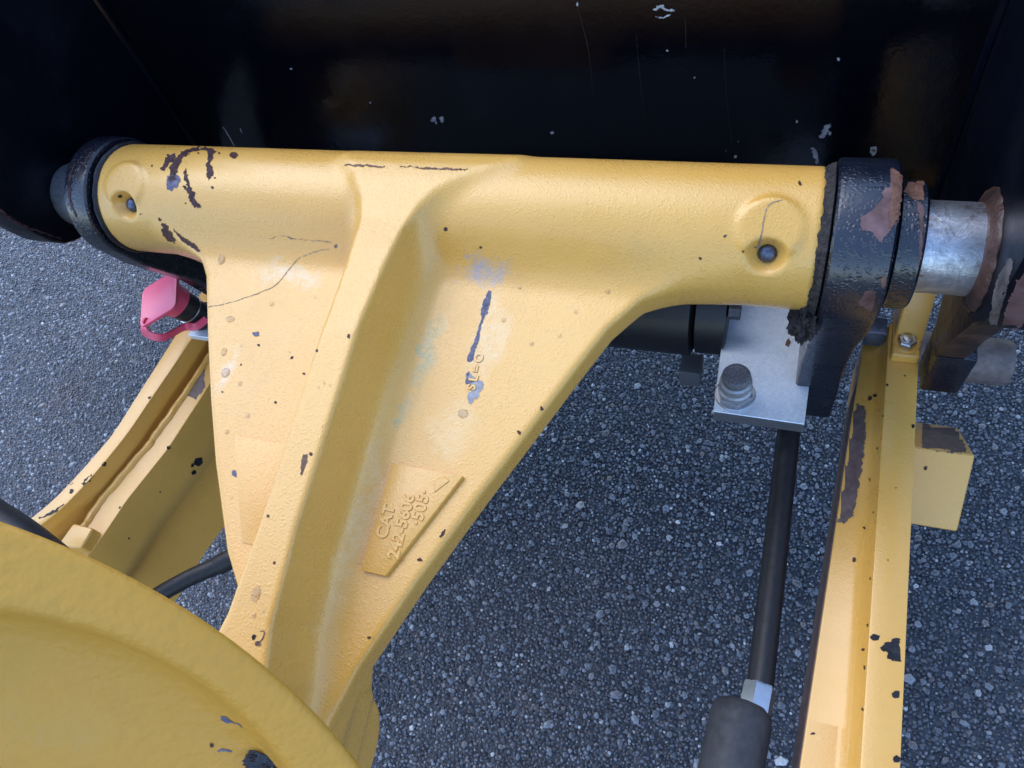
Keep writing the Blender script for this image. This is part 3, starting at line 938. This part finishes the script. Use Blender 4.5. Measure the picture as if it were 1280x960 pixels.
# ------------------------------------------------------------------ yellow rails
def sweep(stations, prof):
    """stations: (point, lateral, up); prof(k): closed list of (lateral, up) offsets"""
    bm = bmesh.new()
    rings = []
    for k, (p, lat, up) in enumerate(stations):
        rings.append([bm.verts.new(p + lat * a + up * b) for a, b in prof(k)])
    n = len(rings[0])
    for A, B in zip(rings, rings[1:]):
        for i in range(n):
            bm.faces.new((A[i], A[(i + 1) % n], B[(i + 1) % n], B[i]))
    bm.faces.new(list(reversed(rings[0])))
    bm.faces.new(rings[-1])
    bevel(bm, 0.0022, 2, 30)
    return bm
def build_right_rail():
    root = thing('arm_rail', 'straight yellow steel rail running down the right side, with a square stub', 'rail', (0.46, -0.2, 0.38))
    ys = np.linspace(0.115, -0.75, 40)
    stn = [(Vector((0, y, 0)), Vector((1, 0, 0)), Vector((0, 0, 1))) for y in ys]
    def prof(k):
        y = ys[k]
        f = (0.06 - y) / 0.42
        xi = 0.4415 - 0.028 * f
        xm = 0.4655 - 0.0085 * f
        xo = 0.4975 - 0.0095 * f
        return [(xi, 0.385), (xi, 0.468), (xm - 0.014, 0.469), (xm - 0.006, 0.474), (xm - 0.001, 0.484), (xm, 0.500), (xo, 0.500), (xo, 0.40), (xo - 0.02, 0.385)]
    YR = yellow('yellow_rail_paint', 0.35, (), 0.30)
    beam = from_bm('beam', sweep(stn, prof), YR, root, 30)
    # end tab with a bolt on a round seat
    from_bm('end_tab', prism([(0.468, 0.062), (0.497, 0.062), (0.498, 0.128), (0.470, 0.128)], Z_EXT, 0.4975, 0.512, 0.004, 3), YR, root)
    from_bm('end_tab', prism([(0.083, 0.509), (0.125, 0.509), (0.150, 0.575), (0.118, 0.585), (0.098, 0.555)], X_EXT, 0.470, 0.499, 0.004, 3), YR, root)
    seat = from_bm('bolt_seat', lathe([(0, .0142), (.0012, .0142), (.002, .0130), (.0012, .0122)], (0.4825, 0.080, 0.5118), (0, 0, 1), 40), YR, root)
    bolt = from_bm('bolt', lathe([(0, .0100), (.004, .0100), (.005, .0088)], (0.4825, 0.080, 0.5136), (0, 0, 1), 6), M['steel'], root, 20)
    from_bm('bolt_tip', lathe([(0, .0050), (.003, .0046), (.0035, .0020), (.0036, .0010)], (0.4825, 0.080, 0.5185), (0, 0, 1), 20), M['steel'], bolt)
    from_bm('bushing', box(0.443, 0.4655, 0.098, 0.122, 0.474, 0.500, 0.003), M['blue_steel'], root)
    # square stub, set at an angle
    ph = radians(41)
    d1 = Vector((0, -sin(ph), -cos(ph))); d2 = Vector((0, cos(ph), -sin(ph)))
    S = 0.092
    e0 = Vector((0, -0.022, 0.462))
    def st(p, q, t_):
        v = e0 + d1 * p + d2 * q
        return (t_, v.y, v.z)
    stub = from_bm('square_stub', prism([(0, 0), (S, 0), (S, S), (0, S)], st, 0.4885, 0.561, 0.0035, 3), YR, root)
    ring = [Vector(st(p, q, 0.4990)) for p, q in ((0, 0), (S / 2, -0.001), (S, 0), (S + 0.001, S / 2), (S, S), (S / 2, S), (0, S), (-0.001, S / 2), (0, 0))]
    from_bm('weld_bead', tube([tuple(p) for p in ring], lambda f: 0.0042 + 0.0008 * sin(f * 160), 10, 12), YR, root)
    b = bvh_of(beam)
    patch(b, [(1058, 509), (1070, 504), (1081, 509), (1082, 545), (1079, 575), (1073, 610), (1066, 646), (1052, 654), (1030, 652), (1034, 615), (1040, 575), (1050, 535)], M['rust_patch'], root, 'rust_patch', 1.3)
    patch(b, [(1103, 804), (1112, 802), (1116, 798), (1124, 797), (1126, 826), (1118, 827), (1108, 823), (1110, 816), (1100, 812)], M['chip_black'], root, jag=1.2)
    for x, y, r, sx in ((1094, 797, 4, 1.5), (1120, 868, 5, 1.0), (1121, 949, 4.5, 1.0), (1079, 812, 2, 1), (1081, 834, 2.5, 0.6), (1078, 887, 2.5, 0.6), (1084, 781, 1.8, .6), (1141, 533, 2.2, 1),
                        (1088, 498, 3, 0.8), (1094, 494, 2.5, .8), (1109, 482, 1.6, 1), (1097, 560, 2, .6), (1087, 600, 2, .6), (1080, 660, 2, 1), (1068, 700, 3, .7), (1088, 723, 1.6, .6), (1016, 917, 1.5, 2),
                        (1104, 520, 1.3, .6), (1092, 640, 1.4, .6), (1131, 470, 1.2, 1), (1120, 610, 1, 1), (1110, 700, 1.1, 1)):
        dot(b, x, y, r, M['chip_black'] if x > 1090 or y > 770 else M['chip'], root, sx=sx)
    sb = bvh_of(stub)
    patch(sb, [(1152, 529), (1180, 529), (1206, 536), (1207, 566), (1192, 567), (1170, 563), (1153, 561)], M['rust_patch'], root, 'rust_patch', 1.2)
    dot(sb, 1157, 585, 2.5, M['chip'], root); dot(sb, 1205, 540, 2, M['chip'], root)
    # bare lower edge
    from_bm('edge_wear', sweep([(Vector((0.4415 - 0.028 * (0.06 - y) / 0.42 - 0.0006, y, 0)), Vector((1, 0, 0)), Vector((0, 0, 1))) for y in np.linspace(0.05, -0.74, 30)],
                               lambda k: [(0, 0.39), (0, 0.4655), (0.0012, 0.4655), (0.0012, 0.39)]), M['rust_patch'], root)
def build_left_rail():
    root = thing('arm_rail', 'curved yellow channel-shaped rail at the left, behind the round yellow boss', 'rail', (-0.46, -0.15, 0.38))
    ctl = [(0.130, -0.4460), (0.05, -0.4440), (-0.03, -0.4460), (-0.13, -0.4535), (-0.20, -0.4600), (-0.28, -0.4790), (-0.33, -0.5020), (-0.40, -0.5480), (-0.50, -0.635)]
    sp = spline([(x, y, 0) for y, x in ctl], 6)
    stn = []
    for i, p in enumerate(sp):
        stn.append((Vector((0, p.y, 0)), Vector((1, 0, 0)), Vector((0, 0, 1))))
    def prof(k):
        p = sp[k]
        y = p.y
        xo_in = p.x
        wid = np.interp(y, [-0.35, -0.2, -0.05, 0.05], [0.026, 0.022, 0.030, 0.034])
        inn = np.interp(y, [-0.5, -0.343, -0.27, -0.19, -0.10, 0.13], [-0.500, -0.437, -0.430, -0.412, -0.404, -0.398])
        bead = inn - 0.022 - 0.012 * np.interp(y, [-0.3, 0.0], [1, 0])
        bead = max(bead, xo_in + 0.004)
        return [(inn, 0.385), (inn, 0.470), (bead + 0.004, 0.4705), (bead, 0.472), (min(bead - 0.002, xo_in + 0.006), 0.462), (xo_in + 0.002, 0.458), (xo_in, 0.500), (xo_in - wid, 0.500), (xo_in - wid, 0.40), (xo_in - wid + 0.01, 0.385)]
    YR = yellow('yellow_left_rail_paint', 0.35, (), 0.32)
    beam = from_bm('beam', sweep(stn, prof), YR, root, 30)
    # lumpy weld along the inside of the groove
    pts = []
    for i, p in enumerate(sp):
        if -0.36 < p.y < 0.06:
            pr = prof(i)
            pts.append((pr[3][0] - 0.002 + 0.002 * mnoise.noise(Vector((p.y * 60, 0, 0))), p.y, 0.4705))
    from_bm('weld_bead', tube(pts, lambda s: 0.0055 + 0.0018 * sin(s * 60) * mnoise.noise(Vector((s * 20, 3, 1))), 12, 4), YR, root)
    from_bm('stop_block', prism([(-0.474, -0.318), (-0.440, -0.318), (-0.440, -0.345), (-0.478, -0.352)], Z_EXT, 0.460, 0.486, 0.004, 3), YR, root)
    # lower flange, set back under the rail
    def low(k):
        pr = prof(k)
        inn = pr[0][0]
        return [(inn - 0.005, 0.27), (inn - 0.005, 0.384), (inn - 0.03, 0.384), (inn - 0.03, 0.27)]
    from_bm('lower_flange', sweep(stn, low), YR, root)
    b = bvh_of(beam)
    patch(b, [(249, 466), (256, 462), (256, 484), (245, 500), (235, 495)], M['rust_patch'], root, 'rust_patch', 0.8)
    stroke(b, [(117, 594), (110, 600), (103, 606)], [3, 6, 4], M['chip_black'], root, jag=1.2)
    stroke(b, [(80, 630), (66, 641), (50, 648)], [1.5, 3, 2], M['chip_black'], root, jag=1.0)
    for x, y, r in ((130, 580, 2.5), (87, 604, 3), (89, 614, 2.5), (248, 577, 5), (243, 590, 2.5), (211, 560, 2), (150, 634, 1.2), (187, 497, 1.4), (161, 673, 1.0), (240, 582, 2), (200, 615, 1)):
        dot(b, x, y, r, M['chip_black'], root, sx=random.uniform(0.8, 1.6), rot=2.3)
M['blue_steel'] = plain('blued_steel', (0.10, 0.13, 0.20), (0.20, 0.24, 0.34), 0.3, 90, 0.001, 0.3, 0.6)
build_right_rail()
build_left_rail()

# ------------------------------------------------------------------ round boss near the camera
def build_boss():
    N = Vector((0.55, -0.5, 0.67)).normalized()
    E1 = Vector((0, 1, 0)).cross(N).normalized()
    E2 = N.cross(E1)
    P0 = Vector((0.082, -0.467, 0.915))
    co, ro = (-0.086, -0.335), 0.3785
    ci, ri = (-0.034, -0.186), 0.198
    root = thing('linkage_boss', 'large round yellow boss with a raised rim and dished face, nearest the camera', 'boss', tuple(P0 + E1 * ci[0] + E2 * ci[1] - N * 0.09))
    def outer(a):
        dx, dy = ci[0] - co[0], ci[1] - co[1]
        b = dx * cos(a) + dy * sin(a)
        c = dx * dx + dy * dy - ro * ro
        t_ = -b + sqrt(b * b - c)
        return -0.02 * math.log(math.exp(-t_ / 0.02) + math.exp(-0.36 / 0.02))
    seg = 160
    bm = bmesh.new()
    rings = []
    prof = [('o', -0.12, -0.060), ('o', -0.012, -0.009)] + [('o', -0.004 * (1 - cos(radians(q))), -0.004 * (1 - sin(radians(q)))) for q in (-45, 0, 30, 60, 90)] + [('o', -0.006, 0.0001),
            ('i', 0.008, 0.0004), ('i', 0.004, 0.0002), ('i', 0.000, -0.0010), ('i', -0.003, -0.0045), ('i', -0.007, -0.0110), ('i', -0.011, -0.0165), ('i', -0.017, -0.0215),
            ('i', -0.027, -0.0250), ('i', -0.050, -0.0290), ('i', -0.10, -0.034), ('i', -0.15, -0.036), ('i', -0.185, -0.036)]
    full = []
    for P_, Q_ in zip(prof, prof[1:] + [None]):
        full.append((P_, P_, 0.0))
        if Q_ and P_[0] == 'o' and Q_[0] == 'i':
            full += [(P_, Q_, f / 8) for f in range(1, 8)]
    for P_, Q_, f in full:
        ring = []
        for k in range(seg):
            a = 2 * pi * k / seg
            ra = (outer(a) if P_[0] == 'o' else ri) + P_[1]
            rb = (outer(a) if Q_[0] == 'o' else ri) + Q_[1]
            r = ra + (rb - ra) * f
            hz = P_[2] + (Q_[2] - P_[2]) * f
            ring.append(bm.verts.new(P0 + E1 * (ci[0] + r * cos(a)) + E2 * (ci[1] + r * sin(a)) + N * hz))
        rings.append(ring)
    for A, B in zip(rings, rings[1:]):
        for k in range(seg):
            bm.faces.new((A[k], A[(k + 1) % seg], B[(k + 1) % seg], B[k]))
    bm.faces.new(rings[-1])
    bm.faces.new(list(reversed(rings[0])))
    face = from_bm('face', bm, yellow('yellow_boss_shaded', 0.12, (((0.05, 0.09, 0.06), (0.05, 0.03, 0.05), (0.60, 0.42, 0.20), 0.5), ((-0.04, 0.10, 0.08), (0.06, 0.04, 0.06), (0.55, 0.30, 0.07), 0.4)), 0.42, 0.80, 0.0), root, 50)  # toned down in colour for the shade of the machine above
    b = bvh_of(face)
    patch(b, [(275, 894), (283, 896), (292, 902), (285, 904), (277, 900)], M['chip_blue'], root, jag=0.5)
    stroke(b, [(291, 903), (298, 905), (303, 909)], [1, 1.2, 0.8], M['chip_blue'], root, jag=0.3)
    stroke(b, [(272, 939), (280, 937), (290, 940)], [1.5, 3, 1.5], M['chip_blue'], root, jag=0.8)
    dot(b, 265, 931, 2.5, M['chip'], root)
    dot(b, 318, 820, 1.5, M['chip'], root)
    # lump of grease
    loc, nor, *_ = b.ray_cast(CAM_POS, sight(338, 958).normalized())
    bm = bmesh.new()
    bmesh.ops.create_icosphere(bm, subdivisions=5, radius=1)
    for vx in bm.verts:
        p = vx.co.copy()
        k = 1 + 0.4 * mnoise.noise(p * 1.7) + 0.3 * mnoise.noise(p * 4) + 0.12 * mnoise.noise(p * 10)
        p = p * k
        vx.co = loc + E1 * p.x * 0.0125 + E2 * p.y * 0.0075 + N * p.z * 0.004
    o = from_bm('grease_lump', bm, M['grease'], None, 80)
    o['label'] = 'torn dark blue-black lump of grease stuck on the round yellow boss'
    o['category'] = 'grease'
M['grease'] = plain('dark_grease', (0.010, 0.012, 0.018), (0.03, 0.034, 0.045), 0.25, 120, 0.002, 0.6)
build_boss()

# ------------------------------------------------------------------ hydraulic couplings and hoses
def build_right_plate():
    root = thing('coupling_plate', 'flat zinc-plated steel plate with a capped fitting, under the right end of the tube', 'plate', (0.337, 0.05, 0.49))
    from_bm('plate', prism([(0.2895, -0.0335), (0.3865, -0.0345), (0.3900, 0.150), (0.2830, 0.150)], Z_EXT, 0.490, 0.500, 0.0008, 1), M['galv'], root)
    from_bm('plate_edge', prism([(0.290, -0.0352), (0.3862, -0.0358), (0.3862, -0.0346), (0.290, -0.0336)], Z_EXT, 0.484, 0.4992, 0.0), M['galv_edge'], root, 0)
    P = Vector((0.310, -0.008, 0.500))
    f = from_bm('fitting', lathe([(0.0065, .0165), (.010, .0180), (.016, .0185), (.018, .0165), (.020, .0162), (.022, .0178), (.029, .0175), (.031, .0150)], P, (0, 0, 1), 48), M['zinc_cap'], root)
    from_bm('washer', lathe([(0, .0222), (.0012, .0225), (.0018, .0215)], P + Vector((0, 0, 0.0003)), (0, 0, 1), 48), M['steel'], f)
    from_bm('hex_nut', lathe([(0, .0205), (.0045, .0205), (.0052, .0190)], P + Vector((0, 0, 0.0018)), (0, 0, 1), 6), M['zinc_cap'], f, 20)
    bm = lathe([(0, .0130), (.003, .0152), (.010, .0152), (.0125, .0138), (.0130, .0104), (.0122, .0098), (.0122, .0020)], P + Vector((0, 0, 0.0305)), (0, 0, 1), 72)
    from_bm('cap', bm, M['cap_top'], f)
    b = None
    dm = from_bm('dirt_flake', prism([(0.357, 0.068), (0.361, 0.066), (0.363, 0.073), (0.360, 0.078), (0.358, 0.074)], Z_EXT, 0.5003, 0.5012, 0.0), M['rust'], root, 0)
t = NT('pebbled_cap')
vv = t.voro(900)
M['cap_top'] = t.P(Base_Color=t.mix(t.ramp(vv, 0.1, 0.5), (0.40, 0.41, 0.46), (0.12, 0.125, 0.15)), Metallic=0.5, Roughness=0.42, Normal=t.bump(t.math('SUBTRACT', 1.0, vv), 0.7, 0.001))
build_right_plate()

def build_left_plate():
    root = thing('coupling_plate', 'narrow glimpse of a zinc-plated steel plate behind the pink capped coupling', 'plate', (-0.37, 0.05, 0.49))
    from_bm('plate', prism([(-0.4425, -0.032), (-0.295, -0.034), (-0.295, 0.150), (-0.4425, 0.150)], Z_EXT, 0.503, 0.513, 0.0008, 1), M['galv'], root)
    # coupling with its dust cap
    root = thing('coupling', 'black hydraulic coupling wearing a pink plastic dust cap with a strap', 'coupling', (-0.424, -0.003, 0.514))
    base = Vector((-0.428, -0.001, 0.514))
    ax = Vector((-0.24, -0.20, 0.95)).normalized()
    from_bm('body', lathe([(0, .021), (.010, .021), (.012, .0185), (.030, .0185), (.031, .0205), (.060, .0205), (.062, .019)], base, ax, 48), M['rubber'], root)
    from_bm('ring', lathe([(0, .0195), (.0005, .0212), (.0022, .0212), (.0027, .0195)], base + ax * 0.0265, ax, 48), M['steel'], root)
    e1 = Vector((1, 0, 0)); e1 = (e1 - ax * e1.dot(ax)).normalized()
    e2 = ax.cross(e1)
    top = base + ax * 0.060
    cap = thing_part = from_bm('dust_cap', lathe([(-0.012, .0225), (-.002, .0232), (.004, .0245), (.010, .0245)], top, ax, 48), M['pink'], root)
    # rounded square lid, one corner drawn out into the strap
    ang = radians(28)
    f1 = e1 * cos(ang) + e2 * sin(ang)
    f2 = ax.cross(f1)
    sq = []
    h, r = 0.034, 0.010
    for cx, cy, a0 in ((h - r, h - r, 0), (-h + r, h - r, 90), (-h + r, -h + r, 180), (h - r, -h + r, 270)):
        sq += arc(cx, cy, r, a0, a0 + 90, 6)
    def lid(p, q, t_):
        return tuple(top + f1 * (p - 0.007) + f2 * (q - 0.003) + ax * t_)
    from_bm('lid', prism(sq, lid, 0.0095, 0.0145, 0.0015, 2), M['pink'], cap)
    # strap: a flat band looping from the lid round to the coupling's foot
    c0 = top + f1 * -0.035 + f2 * -0.031 + ax * 0.012
    path = spline([tuple(c0 + f1 * 0.006 + f2 * 0.006), tuple(c0), tuple(c0 - e2 * 0.010 - e1 * 0.002 - ax * 0.010), tuple(c0 - e2 * 0.008 + e1 * 0.012 - ax * 0.026),
                   tuple(base + ax * 0.024 - e2 * 0.026 - e1 * 0.004), tuple(base + ax * 0.018 - e2 * 0.022 + e1 * 0.012), tuple(base + ax * 0.014 - e2 * 0.008 + e1 * 0.024)], 10)
    bm = bmesh.new()
    rings = []
    for i, p in enumerate(path):
        d = (path[min(i + 1, len(path) - 1)] - path[max(i - 1, 0)]).normalized()
        wdir = (Vector((0.35, 0.55, 0.75)) - d * Vector((0.35, 0.55, 0.75)).dot(d)).normalized()
        nd = d.cross(wdir)
        rings.append([bm.verts.new(p + wdir * a + nd * b_) for a, b_ in ((-.0055, -.0012), (.0055, -.0012), (.0055, .0012), (-.0055, .0012))])
    for A, B in zip(rings, rings[1:]):
        for k in range(4):
            bm.faces.new((A[k], A[(k + 1) % 4], B[(k + 1) % 4], B[k]))
    bm.faces.new(rings[0]); bm.faces.new(rings[-1])
    from_bm('strap', bm, M['pink'], cap, 40)
build_left_plate()

def hose(name, label, pts, r, mat, extra=None):
    root = thing(name, label, 'hose', pts[0])
    from_bm('tube', tube(pts, r, 24, 14), mat, root, 60)
    return root
h1 = hose('hydraulic_hose', 'straight black rubber hose hanging from the zinc plate beside the right rail',
          [(0.3735, 0.010, 0.455), (0.3735, -0.05, 0.452), (0.3735, -0.20, 0.450), (0.3730, -0.3060, 0.450)], 0.0128, M['rubber'])
ax = (Vector((0.366, -0.40, 0.452)) - Vector((0.373, -0.306, 0.450))).normalized()
fr = from_bm('ferrule', lathe([(0, .0145), (.003, .0155), (.028, .0155), (.030, .0140)], (0.3730, -0.3040, 0.450), ax, 6), M['steel'], h1, 20)
from_bm('sleeve', lathe([(0.0, .014), (.002, .022), (.008, .0275), (.018, .0290), (.30, .0290), (.302, .025)], Vector((0.3715, -0.3040, 0.450)) + ax * 0.020 + Vector((-0.010, 0, 0)), ax, 40), M['sleeve'], h1, 40)
h2 = hose('hydraulic_hose', 'thin black hose low on the ground side between the left rail and the lever',
          [(-0.42, -0.42, 0.39), (-0.385, -0.375, 0.395), (-0.34, -0.335, 0.40), (-0.30, -0.306, 0.402), (-0.28, -0.285, 0.404)], 0.0112, M['rubber'])
axl = Vector((0.75, 0.66, 0.03)).normalized()
from_bm('ferrule', lathe([(0, .0125), (.002, .0133), (.05, .0133), (.052, .011)], (-0.305, -0.310, 0.4015), axl, 24), M['rubber'], h2)
from_bm('pipe_end', lathe([(0, .0065), (.08, .0065)], (-0.272, -0.281, 0.405), axl, 20), M['steel'], h2)
hose('hydraulic_hose', 'thick black hose crossing the lower left edge behind the round boss',
     [(-0.62, -0.325, 0.655), (-0.52, -0.342, 0.655), (-0.405, -0.367, 0.652), (-0.335, -0.384, 0.648), (-0.26, -0.410, 0.635), (-0.19, -0.445, 0.600)], 0.0215, M['rubber'])
